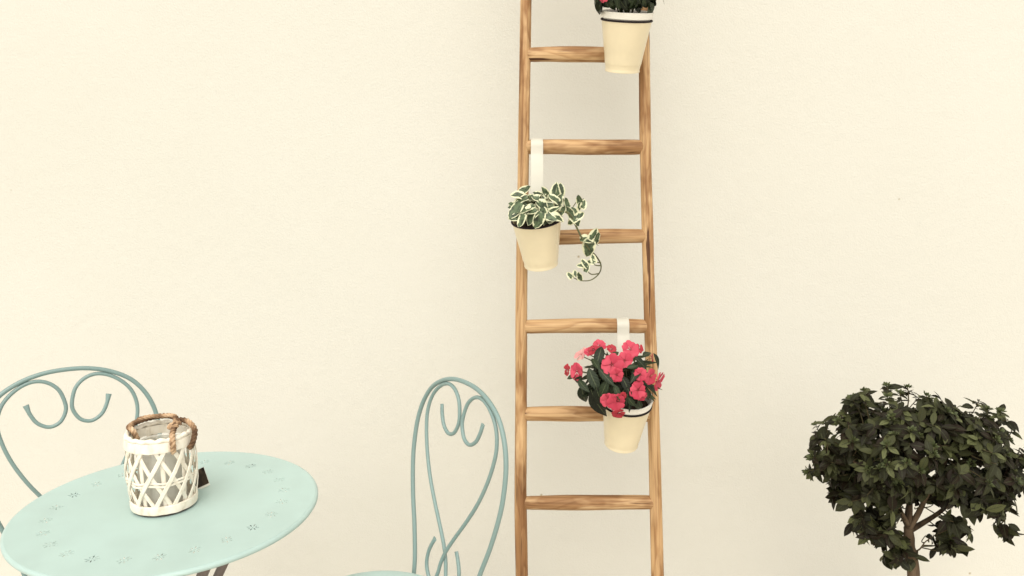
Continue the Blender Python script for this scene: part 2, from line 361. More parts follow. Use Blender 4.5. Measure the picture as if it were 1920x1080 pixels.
def xat(tab, z):
    for (x0, z0), (x1, z1) in zip(tab, tab[1:]):
        if z0 <= z <= z1: return x0+(x1-x0)*(z-z0)/(z1-z0)
    return tab[-1][0]
RUNGS = [.144, .404, .666, .925, 1.184, 1.444, 1.705, 1.966, 2.226, 2.486, 2.746, 3.006, 3.266]
TILT = {.404: -.004, 1.184: .005, 1.444: .004, 1.705: 0}
RR = .0222*K
for i, z in enumerate(RUNGS):
    rs = random.Random(50+i); dz = TILT.get(z, 0); z = zk(z); xl, xr = xat(LX, z)+.004, xat(RX, z)-.004
    L = xr-xl; n = 14; seg = 14; V = []; Fs = []; ph = rs.random()*20
    for a in range(n+1):
        t = a/n; rr = RR*(.93+.07*sin(pi*t))
        if a in (0, n): rr *= .94
        bow = .0022*sin(pi*t*(1+rs.random()*.02)+ph)
        for k in range(seg):
            an = 2*pi*k/seg; f = 1+.10*mnoise.noise((cos(an)*1.3+ph, sin(an)*1.3, t*3.0))
            V.append((rr*f*cos(an)+bow, rr*f*.95*sin(an), t*L))
    for a in range(n):
        for k in range(seg):
            l = (k+1) % seg; Fs.append((a*seg+k, a*seg+l, (a+1)*seg+l, (a+1)*seg+k))
    Fs += [tuple(reversed(range(seg))), tuple(n*seg+k for k in range(seg))]
    ax = Vector((L, 0, dz)).normalized(); zx = Vector((0, 0, 1)); zx = (zx-ax*zx.dot(ax)).normalized()
    M = Matrix((zx, ax.cross(zx), ax)).transposed().to_4x4(); M.translation = (xl, lad_y(z), z-dz/2)
    link('rung', mesh('rung', V, Fs, True, 50), M_WOOD, ladder, LINV @ M)
nail_me = lathe('nail', [(.0001, .0016), (.0022, .0013), (.003, 0), (.003, -.003)], 10)
for tab, st, z, dx in [(LX, sl, .666, .004), (LX, sl, 1.705, -.002), (RX, sr, .666, -.003), (RX, sr, 1.19, -.006), (RX, sr, 1.188, .004), (RX, sr, 1.70, .002), (LX, sl, .95, -.006)]:
    z = zk(z); x = xat(tab, z)+dx; p = Vector((x, lad_y(z)-.0215, z))
    nm = link('nail', nail_me, M_NAIL_SHADOW, st); nm.matrix_local = (LINV @ T(ladder.matrix_world.translation)).inverted() @ Matrix() if False else Matrix()
    nm.matrix_local = st.matrix_local.inverted() @ LINV @ T(p) @ Matrix.Rotation(pi/2, 4, 'X')

# ------------------------------------------------------------------ leaf, petal and flower meshes
def leaf_mesh(name, L, W, curl=.2, fold=.25, n=5, pw=.8, wave=0.0, twist=0.0, tip=1.0, base=0.0, side=0.0):
    V = []; Fs = []; uv = []
    for i in range(n+1):
        u = i/n; x0 = side*L*u*u; y = L*(u-.12*abs(curl)*u*u); z = -curl*L*u*u
        w = W*max(.02, (sin(pi*min(1, u**pw))**tip)) if base == 0 else W*max(.02, ((1-u)**.62)*((u+base)**.42)*1.5)
        if i == n: w = W*.015
        if i == 0 and base == 0: w = W*.06
        for s in (-1, 0, 1):
            zz = z+fold*w*abs(s)+(wave*W*sin(u*9+s*1.3) if s else 0)+twist*s*w*u
            V.append((x0+s*w, y, zz)); uv.append((.5+.5*s, u))
    for i in range(n):
        for k in (0, 1): a = i*3+k; Fs.append((a, a+1, a+4, a+3))
    return mesh(name, V, Fs, True, None, uv)
def petal_mesh(name, L, W, cup=.12, notch=.1):
    V = [(0, 0, 0)]; uv = [(.5, 0)]; Fs = []
    prof = [(.2, .30), (.45, .78), (.74, 1.0), (.92, .84)]
    for (u, w) in prof:
        for s in (-1, -.5, 0, .5, 1):
            y = L*(u-(.05*abs(s) if u > .7 else 0)); V.append((s*w*W, y, cup*L*(u*u)*.4-(.16*W*abs(s)*u)+.03*L*sin(s*4+u*5))); uv.append((.5+s*.5, u))
    V += [(-.42*W, L*1.03, -.05*L), (0, L*(1.03-notch), -.02*L), (.42*W, L*1.03, -.05*L)]; uv += [(.3, 1), (.5, 1), (.7, 1)]
    for k in range(4): Fs.append((0, 1+k+1, 1+k)) if False else Fs.append((0, 1+k, 2+k))
    for i in range(3):
        for k in range(4): a = 1+i*5+k; Fs.append((a, a+5, a+6, a+1))
    b = 16; e = 21; Fs += [(b, e, b+1), (b+1, e, e+1, b+2), (b+2, e+1, e+2, b+3), (b+3, e+2, b+4)]
    return mesh(name, V, Fs, True, None, uv)

IMP_LEAF = [leaf_mesh('impatiens_leaf', 1, .155+.025*(k % 3), [.1, .3, .5, .2][k], [.35, .2, .3, .5][k], 8, .82, .03, 0, 1.05, 0, [.1, -.12, .05, -.05][k]) for k in range(4)]
TREE_LEAF = [leaf_mesh('tree_leaf', 1, .20+.025*k, [.12, .3, .5, .05][k], [.28, .2, .3, .15][k], 5, .95, .02, [0, .1, -.1, 0][k], .85, 0, [.1, -.1, .06, -.05][k]) for k in range(4)]
IVY_LEAF = [leaf_mesh('ivy_leaf', 1, (.40, .47, .36)[k], [.2, .45, -.15][k], [.25, .4, .15][k], 7, 1, .09, [0, .15, -.2][k], 1, .10, [.08, -.08, 0][k]) for k in range(3)]
PETALS = [petal_mesh('petal', 1, .66, c, nn) for c, nn in ((.15, .10), (.45, .06), (-.25, .14))]

def flower(parent, inv, pos, normal, size, mat, rs, spin=None, petals=5, closed=0.0):
    nrm = Vector(normal).normalized(); up = nrm.orthogonal().normalized(); bi = nrm.cross(up)
    up2 = Vector((0, 0, 1)); up2 = up2-nrm*up2.dot(nrm)
    if up2.length > .2: up = up2.normalized(); bi = nrm.cross(up)
    eye = lathe('flower', [(.0001, .08), (.05, .07), (.075, .02), (.05, -.06), (.022, -.5), (.012, -.9)], 8)
    Mf = basis(pos, up, nrm, size*.5)
    f = link('flower', eye, mat, parent, inv @ Mf)
    a0 = rs.random()*.6 if spin is None else spin
    for k in range(petals):
        a = a0+2*pi*k/petals+rs.uniform(-.12, .12); d = Vector((sin(a), cos(a), 0)); lift = rs.uniform(-.05, .22)+closed
        ax = (d*cos(lift)+Vector((0, 0, 1))*sin(lift)); nn = (Vector((0, 0, 1))*cos(lift)-d*sin(lift)+d.cross(Vector((0, 0, 1)))*.18)
        link('petal', PETALS[rs.choice((0, 0, 1, 2))], None, f, basis(d*.05+Vector((0, 0, .015+.012*k)), ax, nn, rs.uniform(.86, 1.08)))
    return f
for pm in PETALS: pm.materials.append(M_PINK)
def set_mat(o, mat):          # petals share mesh data; flowers of another colour override on the object slot
    for c in o.children:
        if c.name.startswith('petal'): c.material_slots[0].link = 'OBJECT'; c.material_slots[0].material = mat
for me in IMP_LEAF: me.materials.append(M_IMP)
for me in TREE_LEAF: me.materials.append(M_TREE)
for me in IVY_LEAF: me.materials.append(M_IVY)

# ------------------------------------------------------------------ hanging pots
PR, PB, PH = .069*K, .0465*K, .138*K
bucket_me = lathe('bucket', [(.0001, .004), (PB-.003, .004), (PB-.001, 0), (PB+.0015, .0005), (PB+.002, .003), (PB+.0008, .006)] +
                  [(PB+(PR-PB)*t, PH*t) for t in (.08, .2, .35, .5, .65, .8, .95)] + [(PR, PH-.002), (PR-.001, PH), (PR-.003, PH-.001), (PR-.006, PH*.8), (PB+.004, .02), (.0001, .012)], 64)
rim_me = tube('rim', [(PR*cos(2*pi*k/64), PR*sin(2*pi*k/64), PH-.0005) for k in range(64)], .0025, 8, True)
inner_me = lathe('inner_pot', [(.0001, PH-.03), (PR-.012, PH-.03), (PR-.0045, PH+.004), (PR+.0005, PH+.0045), (PR+.0025, PH+.019), (PR+.003, PH+.0205), (PR+.001, PH+.021), (PR-.003, PH+.0185), (PR-.007, PH-.004)], 64)
soil_me = None
def soil_mesh(z, seed):
    V = [(0, 0, z+.008)]; Fs = []; K = 20
    for j in range(1, 5):
        for k in range(K):
            a = 2*pi*k/K; r = (PR-.006)*j/4; V.append((r*cos(a), r*sin(a), z+.008*(1-j/4)+.004*mnoise.noise((r*60*cos(a)+seed, r*60*sin(a), 0))))
    for k in range(K): Fs.append((0, 1+k, 1+(k+1) % K))
    for j in range(3):
        for k in range(K): l = (k+1) % K; Fs.append((1+j*K+k, 1+(j+1)*K+k, 1+(j+1)*K+l, 1+j*K+l))
    return mesh('soil', V, Fs)
def hanging_pot(name, rimpx, Yrim, fwd, roll, rung_z, strap_x, inner, label):
    top = at_y(rimpx[0], rimpx[1], Yrim)
    R = Matrix.Rotation(RAD(roll), 4, 'Y') @ Matrix.Rotation(RAD(fwd), 4, 'X')
    base = top - (R @ Vector((0, 0, PH)))
    M = T(base) @ R; inv = M.inverted()
    e = tag(empty(name, M), label, 'flower pot', 'cream pots hung on the ladder')
    b = link('bucket', bucket_me, M_POT, e); link('rim', rim_me, M_RIM, b)
    if inner: link('inner_pot', inner_me, M_INNER, e)
    link('soil', soil_mesh(PH-(.004 if inner else .012), rimpx[0]), M_SOIL, e)
    # flat strap: from the back of the bucket, up the front of the rung, hooked over it
    bx = strap_x; ry = lad_y(rung_z); back = M @ Vector((0, PR-.001, PH-.006)); back2 = M @ Vector((0, PR-.004, PH-.035))
    back.x = bx*.75+back.x*.25; rr = RR+.0022
    P = [back2, back, Vector((bx, (back.y*.4+(ry-rr)*.6), back.z*.35+rung_z*.65)), Vector((bx, ry-rr, rung_z-.016))]
    P = smooth_path(P, 5)
    for k in range(0, 11): a = RAD(180-k*20); P.append(Vector((bx, ry+rr*cos(a), rung_z+rr*sin(a))))
    V, Fs = tube_geo(P, lambda t: (.0165, .0011), 8, False, (1, 0, 0)); me = mesh('hook_strap', [inv @ v for v in V], Fs, True, 40)
    link('hook_strap', me, M_STRAP, e)
    return e, M, inv

def stem(parent, inv, pts, r0, r1, mat=None, name='stem', n=5):
    P = smooth_path(pts, n); V, Fs = tube_geo(P, lambda t: r0+(r1-r0)*t, 6)
    return link(name, mesh(name, [inv @ v for v in V], Fs), mat or M_STEM, parent)

# --- pot with coral flowers, low on the ladder
pot3, M3, I3 = hanging_pot('hanging_flower_pot', (1175, 755), 2.155*K, 14, 3.5, zk(.925), at_y(1169, 612, 2.27*K).x, True,
    'cream bucket of coral impatiens, whole bloom mass in view, hooked low on ladder')
def impatiens(e, M, inv, seed, cpx, R, flowers, leaves, nrand, crown_up):
    rs = random.Random(seed); c0 = M @ Vector((0, 0, PH+.01)); cc = at_y(cpx[0], cpx[1], c0.y-.005)
    def on_ball(px, py, k=1.0):
        d = ray(px, py).normalized(); o = Vector((0, 0, CAM_H)); oc = o-cc
        b = oc.dot(d); q = b*b-(oc.dot(oc)-R*R*k*k)
        if q < 0:
            return o+d*(-b)
        return o+d*(-b-math.sqrt(q))
    for (px, py, size, kind, yaw, pit) in flowers:
        p = on_ball(px, py); out = (p-cc).normalized()
        nrm = (out*.5+Vector((sin(RAD(yaw))*.9, -.9*cos(RAD(yaw)), sin(RAD(pit))*.9)))
        mat = {'p': M_PINK, 'd': M_DKPK, 'w': M_PALE}[kind]
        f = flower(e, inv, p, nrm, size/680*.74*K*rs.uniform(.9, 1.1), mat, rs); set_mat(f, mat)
        stem(e, inv, [c0+Vector((out.x*.02, 0, 0)), c0.lerp(p, .55)+Vector((0, 0, .02)), p-nrm.normalized()*size/680*.25], .0022, .0013)
    for (px, py, qx, qy, k, wd) in leaves:                   # base pixel -> tip pixel
        a = on_ball(px, py, k); b = on_ball(qx, qy, k); b.y -= .012
        ax = b-a; L = ax.length; nrm = Vector((rs.uniform(-.4, .4), -1, .55))+(a-cc).normalized()*.6
        Ml = basis(a, ax, nrm, L) @ Matrix.Diagonal((wd*.95, 1, 1, 1)); link('leaf', rs.choice(IMP_LEAF), None, e, inv @ Ml)
    for i in range(nrand):
        th = rs.uniform(0, 2*pi); el = rs.uniform(-.35, 1.0); k = rs.uniform(.35, .9)
        d = Vector((cos(th)*cos(el), sin(th)*cos(el)*.85, sin(el)*crown_up)); p = cc+d*R*k
        p.y = min(p.y, lad_y(p.z)-.04)
        ax = (d+Vector((rs.uniform(-.5, .5), rs.uniform(-.6, .2), rs.uniform(-.7, .25)))).normalized(); L = rs.uniform(.055, .085)
        p = p-ax*L*.5
        if (p+ax*L).y > lad_y(p.z)-.03: ax.y = -abs(ax.y)
        nn = Vector((rs.uniform(-.5, .5), -.5, 1))+d*.5
        link('leaf', rs.choice(IMP_LEAF), None, e, inv @ basis(p, ax, nn, L))
        if i % 4 == 0: stem(e, inv, [c0, c0.lerp(p, .5)+Vector((0, 0, .012)), p], .0026, .0016)
FL3 = [(1147, 684, 50, 'p', -8, 15), (1171, 676, 36, 'p', 20, 15), (1156, 702, 36, 'p', 0, -20), (1181, 655, 42, 'p', 10, 30), (1199, 654, 24, 'd', 50, 20),
       (1124, 648, 36, 'p', 15, 60), (1113, 657, 28, 'd', -40, 40), (1147, 655, 26, 'd', 20, 70), (1090, 665, 34, 'w', -45, 50), (1104, 660, 26, 'p', 10, 60),
       (1082, 697, 38, 'p', -40, 0), (1064, 694, 28, 'd', -50, 10), (1200, 702, 34, 'p', -10, 10), (1219, 706, 42, 'p', 25, -10), (1235, 713, 50, 'p', 40, -25),
       (1196, 731, 40, 'p', -5, 0), (1203, 743, 26, 'p', 0, -40), (1140, 750, 40, 'p', -15, -20), (1155, 752, 44, 'p', 10, -15), (1159, 774, 34, 'd', 0, -45), (1222, 672, 28, 'd', 70, 5), (1167, 742, 22, 'd', 20, 0)]
LV3 = [(1104, 690, 1118, 735, 1, 1.15), (1122, 690, 1150, 722, 1, 1.2), (1090, 705, 1076, 728, 1, 1.2), (1085, 712, 1098, 732, 1, 1.2), (1090, 722, 1095, 764, .97, 1.1),
       (1108, 730, 1131, 790, .97, 1.15), (1118, 725, 1128, 775, .95, 1.2), (1080, 706, 1056, 703, 1, .9), (1110, 672, 1122, 690, 1, 1.2), (1128, 650, 1118, 682, 1, 1),
       (1205, 668, 1218, 655, .98, 1.3), (1190, 668, 1212, 690, .98, 1.2), (1175, 690, 1195, 680, .98, 1.3), (1225, 662, 1241, 684, 1, .8), (1150, 720, 1165, 748, .95, 1.2),
       (1180, 722, 1170, 762, .93, 1.2), (1196, 748, 1202, 768, .95, 1.1), (1178, 745, 1188, 764, .97, 1.3), (1140, 712, 1120, 748, .95, 1.3), (1160, 660, 1140, 670, .97, 1.3), (1200, 690, 1180, 712, .95, 1.3),
       (1165, 705, 1185, 735, .9, 1.5), (1130, 735, 1150, 765, .9, 1.4), (1212, 728, 1216, 752, .9, 1.2), (1190, 758, 1210, 766, .95, 1.1)]
impatiens(pot3, M3, I3, 5, (1153, 716), .118*K, FL3, LV3, 74, .8)

# --- top pot, its plant mostly above the picture
pot1, M1, I1 = hanging_pot('hanging_flower_pot', (1175, 37), 2.285*K, 13, 2, zk(1.966), .322*K, True,
    'cream bucket with dark hanging foliage, hooked highest on the ladder')
FL1 = [(1131, -9, 30, 'p', -20, -10), (1170, -50, 46, 'p', 0, 20), (1200, -70, 44, 'p', 20, 30), (1140, -80, 44, 'p', -20, 30), (1225, -40, 40, 'p', 40, 0), (1110, -40, 36, 'p', -40, 10), (1175, -95, 40, 'p', 0, 60)]
LV1 = [(1128, 0, 1114, 34, 1, 1.1), (1122, -6, 1117, 14, 1, 1), (1136, 2, 1140, 18, 1, 1.5), (1155, -8, 1160, 17, 1, 1.5), (1182, -8, 1184, 10, 1, 1.6), (1205, -4, 1214, 14, 1, 1.4),
       (1216, 4, 1224, 35, 1, 1.3), (1225, -8, 1241, 9, 1, 1), (1250, -22, 1268, 1, 1.05, .8), (1130, 5, 1122, 30, .97, 1.2), (1145, 0, 1150, 26, .9, 1.5), (1170, 0, 1168, 25, .88, 1.6), (1190, 0, 1196, 26, .9, 1.6), (1205, 2, 1206, 24, .92, 1.5), (1118, -16, 1112, 4, 1, 1), (1198, -2, 1206, 27, .98, 1.7), (1210, -6, 1208, 24, 1, 1.7), (1190, -4, 1192, 27, .97, 1.8), (1216, -4, 1216, 25, .96, 1.6), (1204, -8, 1216, 20, .9, 2), (1224, -14, 1231, 8, 1, 1.2)]
_r = random.Random(9)
for _ in range(90):
    x_ = _r.uniform(1122, 1226); y_ = _r.uniform(-22, 2); LV1.append((x_, y_, x_+_r.uniform(-14, 14), y_+_r.uniform(16, 24), _r.uniform(.86, 1.0), _r.uniform(1.3, 1.9)))
impatiens(pot1, M1, I1, 12, (1175, -38), .112*K, FL1, LV1, 60, .8)

# --- pot with the variegated trailing plant
pot2, M2, I2 = hanging_pot('hanging_flower_pot', (1006, 411), 2.215*K, 15, -6.5, zk(1.444), at_y(1007, 276, 2.33*K).x, False,
    'cream bucket with white edged trailing ivy, hooked on the ladder')
rs2 = random.Random(21); c2 = M2 @ Vector((0, 0, PH))
def ivy_leaf(px, py, ang, size, Y, nx=0.0, nz=.45, k=None):
    a = at_y(px, py+(4 if px < 1062 else 0), Y); d = RAD(ang); ax = Vector((cos(d), rs2.uniform(-.25, .1), sin(d)))
    L = size/680*K*rs2.uniform(.70, .98); nn = Vector((nx, -1, nz))
    link('leaf', IVY_LEAF[rs2.randrange(3) if k is None else k], None, pot2, I2 @ basis(a-ax*L*.5, ax, nn, L))
Yf = c2.y-.05
for q in [(985, 352, 25, 30, .03, 0, .6), (970, 360, 150, 26, .0, 0, .9), (966, 392, 235, 44, -.03, -.3, .2), (975, 372, 200, 34, -.01, 0, 1.6), (1000, 366, 10, 36, .02, 0, 1.8), (1012, 362, 150, 32, .03, .2, 1.2),
          (1022, 357, 130, 34, .045, .3, .6), (1032, 378, -10, 36, .0, 0, 2.2), (1020, 384, -35, 40, -.03, .2, 1.2), (1002, 390, 20, 42, -.045, 0, 1.8), (985, 388, 190, 38, -.04, 0, 2.0), (1042, 356, 100, 36, .03, -.6, .3),
          (1052, 352, 70, 28, .04, .4, .3), (1048, 372, 75, 38, .01, .2, .4), (1038, 368, 140, 28, .0, 0, 1.0), (1055, 390, 60, 26, -.01, .4, .8), (1062, 380, 110, 24, .0, .3, .5), (978, 410, 250, 38, -.06, -.2, .8), (1010, 410, 250, 36, -.066, 0, .7),
          (1030, 404, -30, 40, -.06, .1, .8), (1046, 404, -10, 34, -.045, .2, .9), (995, 402, 215, 40, -.055, -.1, 1.2), (1020, 398, -70, 36, -.06, 0, 1.2), (968, 402, 160, 30, -.04, -.3, 1.0), (1040, 390, 15, 36, -.03, .1, 1.4), (962, 380, 170, 26, .0, -.3, .6), (960, 383, 200, 18, .01, -.3, .5)]:
    px, py, an, sz, dy, nx, nz = q; ivy_leaf(px, py, an, sz, Yf+dy+.03, nx, nz)
for i in range(44):
    an = rs2.uniform(0, 360); r = rs2.uniform(6, 40); px = 1007+r*cos(RAD(an)); py = 392+.62*r*sin(RAD(an))
    ivy_leaf(px, py, rs2.uniform(-60, 240), rs2.uniform(26, 38), Yf+.045+rs2.uniform(-.03, .06), rs2.uniform(-.5, .5), rs2.uniform(.3, 2))
for i in range(12):
    p = at_y(rs2.uniform(970, 1050), rs2.uniform(365, 400), Yf+.04+rs2.uniform(-.03, .03))
    stem(pot2, I2, [c2+Vector((rs2.uniform(-.03, .03), rs2.uniform(-.03, .02), -.01)), c2.lerp(p, .6)+Vector((0, 0, .02)), p], .0022, .0014, M_VINE)
Yv = 2.20*K
VP = [(1030, 402, -.02), (1052, 396, -.015), (1068, 402, -.01), (1080, 424, 0), (1092, 448, 0), (1104, 466, .0), (1119, 482, .01), (1127, 498, .015), (1123, 513, .015), (1108, 525, .012), (1088, 526, .01), (1072, 519, .008)]
stem(pot2, I2, [at_y(x, y, Yv+d) for x, y, d in VP], .0032, .0013, M_VINE, 'vine', 6)
for pts in ([(1080, 424), (1077, 402), (1086, 384), (1094, 372)], [(1068, 402), (1072, 392), (1081, 378)], [(1104, 466), (1119, 455), (1120, 440)], [(1119, 482), (1108, 478), (1102, 470)], [(1127, 498), (1116, 497), (1106, 488)], [(1123, 513), (1108, 514), (1098, 503)], [(1127, 492), (1120, 492), (1114, 488)], [(1040, 398), (1046, 384), (1050, 366)], [(1052, 396), (1058, 385), (1056, 372)]):
    stem(pot2, I2, [at_y(x, y, Yv+.004) for x, y in pts], .0017, .0011, M_VINE)
for q in [(1086, 374, 100, 27, -.3, .3), (1095, 383, 60, 24, .4, .3), (1086, 386, 80, 22, .3, .4), (1079, 407, -50, 40, .2, .5), (1072, 413, 200, 30, -.2, .5), (1068, 396, 120, 30, -.3, .2), (1088, 404, 30, 26, .4, .4), (1113, 439, 60, 30, .2, .4), (1106, 450, 5, 42, 0, 1.9),
          (1119, 444, 80, 24, .5, .2), (1102, 466, -110, 40, -.1, .2), (1112, 485, 110, 24, -.2, .3), (1096, 494, 130, 28, .2, .4), (1089, 497, 160, 20, 0, .5), (1086, 517, 110, 22, -.1, .3), (1079, 512, 90, 18, .1, .4), (1069, 516, 130, 20, -.2, .3), (1100, 502, 70, 18, 0, .4), (1108, 490, 160, 18, 0, .4)]:
    px, py, an, sz, nx, nz = q; ivy_leaf(px, py, an, sz, Yv-.004, nx, nz)

# ------------------------------------------------------------------ bistro table
TZ, TC = .71, Vector((-.712, 1.563, 0)); TR = .294
table = tag(empty('bistro_table', T(TC.x, TC.y, GZ)), 'round mint green metal bistro table with flower shaped punched holes', 'table')
from mathutils import Vector as V2
verts = [V2((TR*cos(2*pi*k/128), TR*sin(2*pi*k/128))) for k in range(128)]; faces = [list(range(128))]
def hole(cx, cy, ang, l, w):
    pts = []
    for (x, y) in ((-l/2, 0), (-l/2+w*.45, -w/2), (l/2-w*.45, -w/2), (l/2, 0), (l/2-w*.45, w/2), (-l/2+w*.45, w/2)):
        pts.append(V2((cx+x*cos(ang)-y*sin(ang), cy+x*sin(ang)+y*cos(ang))))
    b = len(verts); verts.extend(pts); faces.append(list(range(b, b+len(pts))))
for m in range(24):
    a = RAD(3.5+15*m); cx, cy = .229*cos(a), .229*sin(a)
    hole(cx, cy, a, .0034, .0030)
    for k in range(8):
        b = a+pi/8+k*pi/4; d = .0088
        if k in (1, 5): hole(cx+.0075*cos(b), cy+.0075*sin(b), b, .0040, .0036)
        else: hole(cx+d*cos(b), cy+d*sin(b), b, .0085, .0021)
vo, eo, fo, ov, oe, of = geometry.delaunay_2d_cdt(verts, [], faces, 0, 1e-7)
keepf = [f for f, s in zip(fo, of) if list(s) == [0]]
th = .0011; n0 = len(vo)
Vt = [(v.x, v.y, TZ) for v in vo]+[(v.x, v.y, TZ-th) for v in vo]
Ft = []; ed = {}
for f in keepf:
    f = list(f)
    ar = sum(vo[f[i]].x*vo[f[(i+1) % 3]].y-vo[f[(i+1) % 3]].x*vo[f[i]].y for i in range(3))
    if ar < 0: f.reverse()
    Ft.append(tuple(f)); Ft.append(tuple(i+n0 for i in reversed(f)))
    for i in range(3): ed[(f[i], f[(i+1) % 3])] = 1
for (a, b) in ed:
    if (b, a) not in ed: Ft.append((b, a, a+n0, b+n0))
DZ = T(0, 0, -GZ)
link('tabletop', mesh('tabletop', Vt, Ft, False), M_MINT, table, DZ)
prof = []
V = []; Fs = []
ringp = [(TR-.002, TZ), (TR+.002, TZ-.0006), (TR+.0046, TZ-.0022), (TR+.0060, TZ-.0048), (TR+.0058, TZ-.008), (TR+.0042, TZ-.0104), (TR+.001, TZ-.0114), (TR-.002, TZ-.010), (TR-.003, TZ-.003)]
link('table_rim', lathe('table_rim', ringp, 160, sharp=60), M_MINT, table, DZ)
def bar(name, pts, r, parent, mat, n=6, seg=12): return link(name, tube(name, smooth_path(pts, n), r, seg), mat, parent, DZ)
link('support_ring', tube('support_ring', [(.17*cos(2*pi*k/64), .17*sin(2*pi*k/64), TZ-.012) for k in range(64)], .008, 8, True), M_LEGS, table, DZ)
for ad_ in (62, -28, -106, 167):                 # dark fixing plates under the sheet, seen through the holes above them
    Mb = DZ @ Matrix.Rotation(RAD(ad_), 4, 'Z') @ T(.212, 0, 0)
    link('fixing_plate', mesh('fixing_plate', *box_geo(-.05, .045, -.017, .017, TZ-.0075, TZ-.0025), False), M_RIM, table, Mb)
RZ = Matrix.Rotation(RAD(0), 4, 'Z')
for sgn, off in ((1, .130), (-1, .112)):
    for ys in (-1, 1):
        P = [RZ @ Vector(p) for p in ((sgn*.145, ys*off, TZ-.008), (sgn*.109, ys*off, .62), (0, ys*off, .40), (-sgn*.213, ys*off, -.008), (-sgn*.220, ys*off, GZ+.002))]
        bar('leg', P, .0105, table, M_LEGS)
    for xx, zz in ((-sgn*.18, .055), (sgn*.143, TZ-.018)):
        bar('stretcher', [RZ @ Vector((xx, -off, zz)), RZ @ Vector((xx, 0, zz)), RZ @ Vector((xx, off, zz))], .008, table, M_LEGS)
bar('pivot_rod', [RZ @ Vector((0, -.136, .40)), RZ @ Vector((0, .136, .40))], .005, table, M_LEGS, 2, 8)

# ------------------------------------------------------------------ chairs
def build_chair(base, heading, label):
    nx, ny = cos(heading), sin(heading); SH = .45-GZ; REC = RAD(8.9)
    M = Matrix(((-ny, -nx, 0, base[0]), (nx, -ny, 0, base[1]), (0, 0, 1, GZ), (0, 0, 0, 1)))   # local x = image right of the back, local y = backwards
    e = tag(empty('bistro_chair', M), label, 'chair', 'mint bistro chairs')
    def bk(s, t, o=0.0): return Vector((s, t*sin(REC)-o*cos(REC), SH+t*cos(REC)+o*0))
    r = .0053
    hoop = [(.119, -.012), (.124, .03), (.143, .10), (.167, .17), (.184, .24), (.189, .29), (.186, .345), (.170, .395), (.140, .437), (.098, .464), (.050, .479)]
    P = [bk(s, t) for s, t in hoop]+[bk(0, .483)]+[bk(-s, t) for s, t in reversed(hoop)]
    link('back_hoop', tube('back_hoop', smooth_path(P, 7), r, 12), M_MINT_ROD, e)
    rod = [(.086, .412), (.079, .388), (.066, .366), (.044, .354), (.022, .361), (.0085, .383), (.0072, .405), (.018, .438), (.042, .459), (.072, .463), (.105, .448), (.133, .418), (.145, .378), (.140, .335),
           (.124, .285), (.098, .232), (.066, .182), (.036, .138), (.012, .100), (-.004, .066), (-.014, .034), (-.030, .010), (-.050, .012), (-.064, .036), (-.061, .066), (-.050, .090), (-.040, .108)]
    def rr(t): 
        tt = min(t, 1-t)
        return (r*.84, r*.84) if tt > .028 else (r*(.84+.4*(1-tt/.028)), r*(.84-.35*(1-tt/.028)))
    for sg in (1, -1):
        P = [bk(sg*s, t, sg*.0048*max(0, 1-abs(t-.085)/.12)) for s, t in rod]
        link('scroll_rod', tube('scroll_rod', smooth_path(P, 7), rr, 10), M_MINT_ROD, e)
    # seat: round pressed sheet with a rolled edge, centre in front of the back
    sy = -.168; SR = .19
    Ms = T(0, sy, 0)
    link('seat', lathe('seat', [(.0001, SH-.006), (.06, SH-.0055), (.12, SH-.003), (.165, SH), (SR-.012, SH+.002), (SR-.003, SH-.001), (SR, SH-.007), (SR-.002, SH-.013), (SR-.008, SH-.014), (SR-.012, SH-.008), (.12, SH-.008), (.0001, SH-.010)], 96), M_MINT, e, Ms)
    link('seat_ring', tube('seat_ring', [((SR-.02)*cos(2*pi*k/64), (SR-.02)*sin(2*pi*k/64), SH-.018) for k in range(64)], .008, 8, True), M_MINT_ROD, e, Ms)
    for ax, ay in ((1, 1), (-1, 1), (1, -1), (-1, -1)):
        d = Vector((ax*.72, ay*.70, 0))
        Pl = [Vector((0, sy, 0))+d*.165+Vector((0, 0, SH-.016)), Vector((0, sy, 0))+d*.20+Vector((0, 0, .30)), Vector((0, sy, 0))+d*.235+Vector((0, 0, .12)), Vector((0, sy, 0))+d*.27+Vector((0, 0, .003))]
        link('leg', tube('leg', smooth_path(Pl, 5), .0078, 10), M_MINT_ROD, e)
    link('brace_ring', tube('brace_ring', [(.205*cos(2*pi*k/64), .205*sin(2*pi*k/64), .22) for k in range(64)], .0055, 8, True), M_MINT_ROD, e, Ms)
    return e
build_chair((-.164, 1.673), RAD(215.6), 'mint green bistro chair with heart scroll back standing next to the wooden ladder')
build_chair((-1.013, 1.758), RAD(-58.8), 'mint green bistro chair with heart scroll back standing behind the wicker lantern')

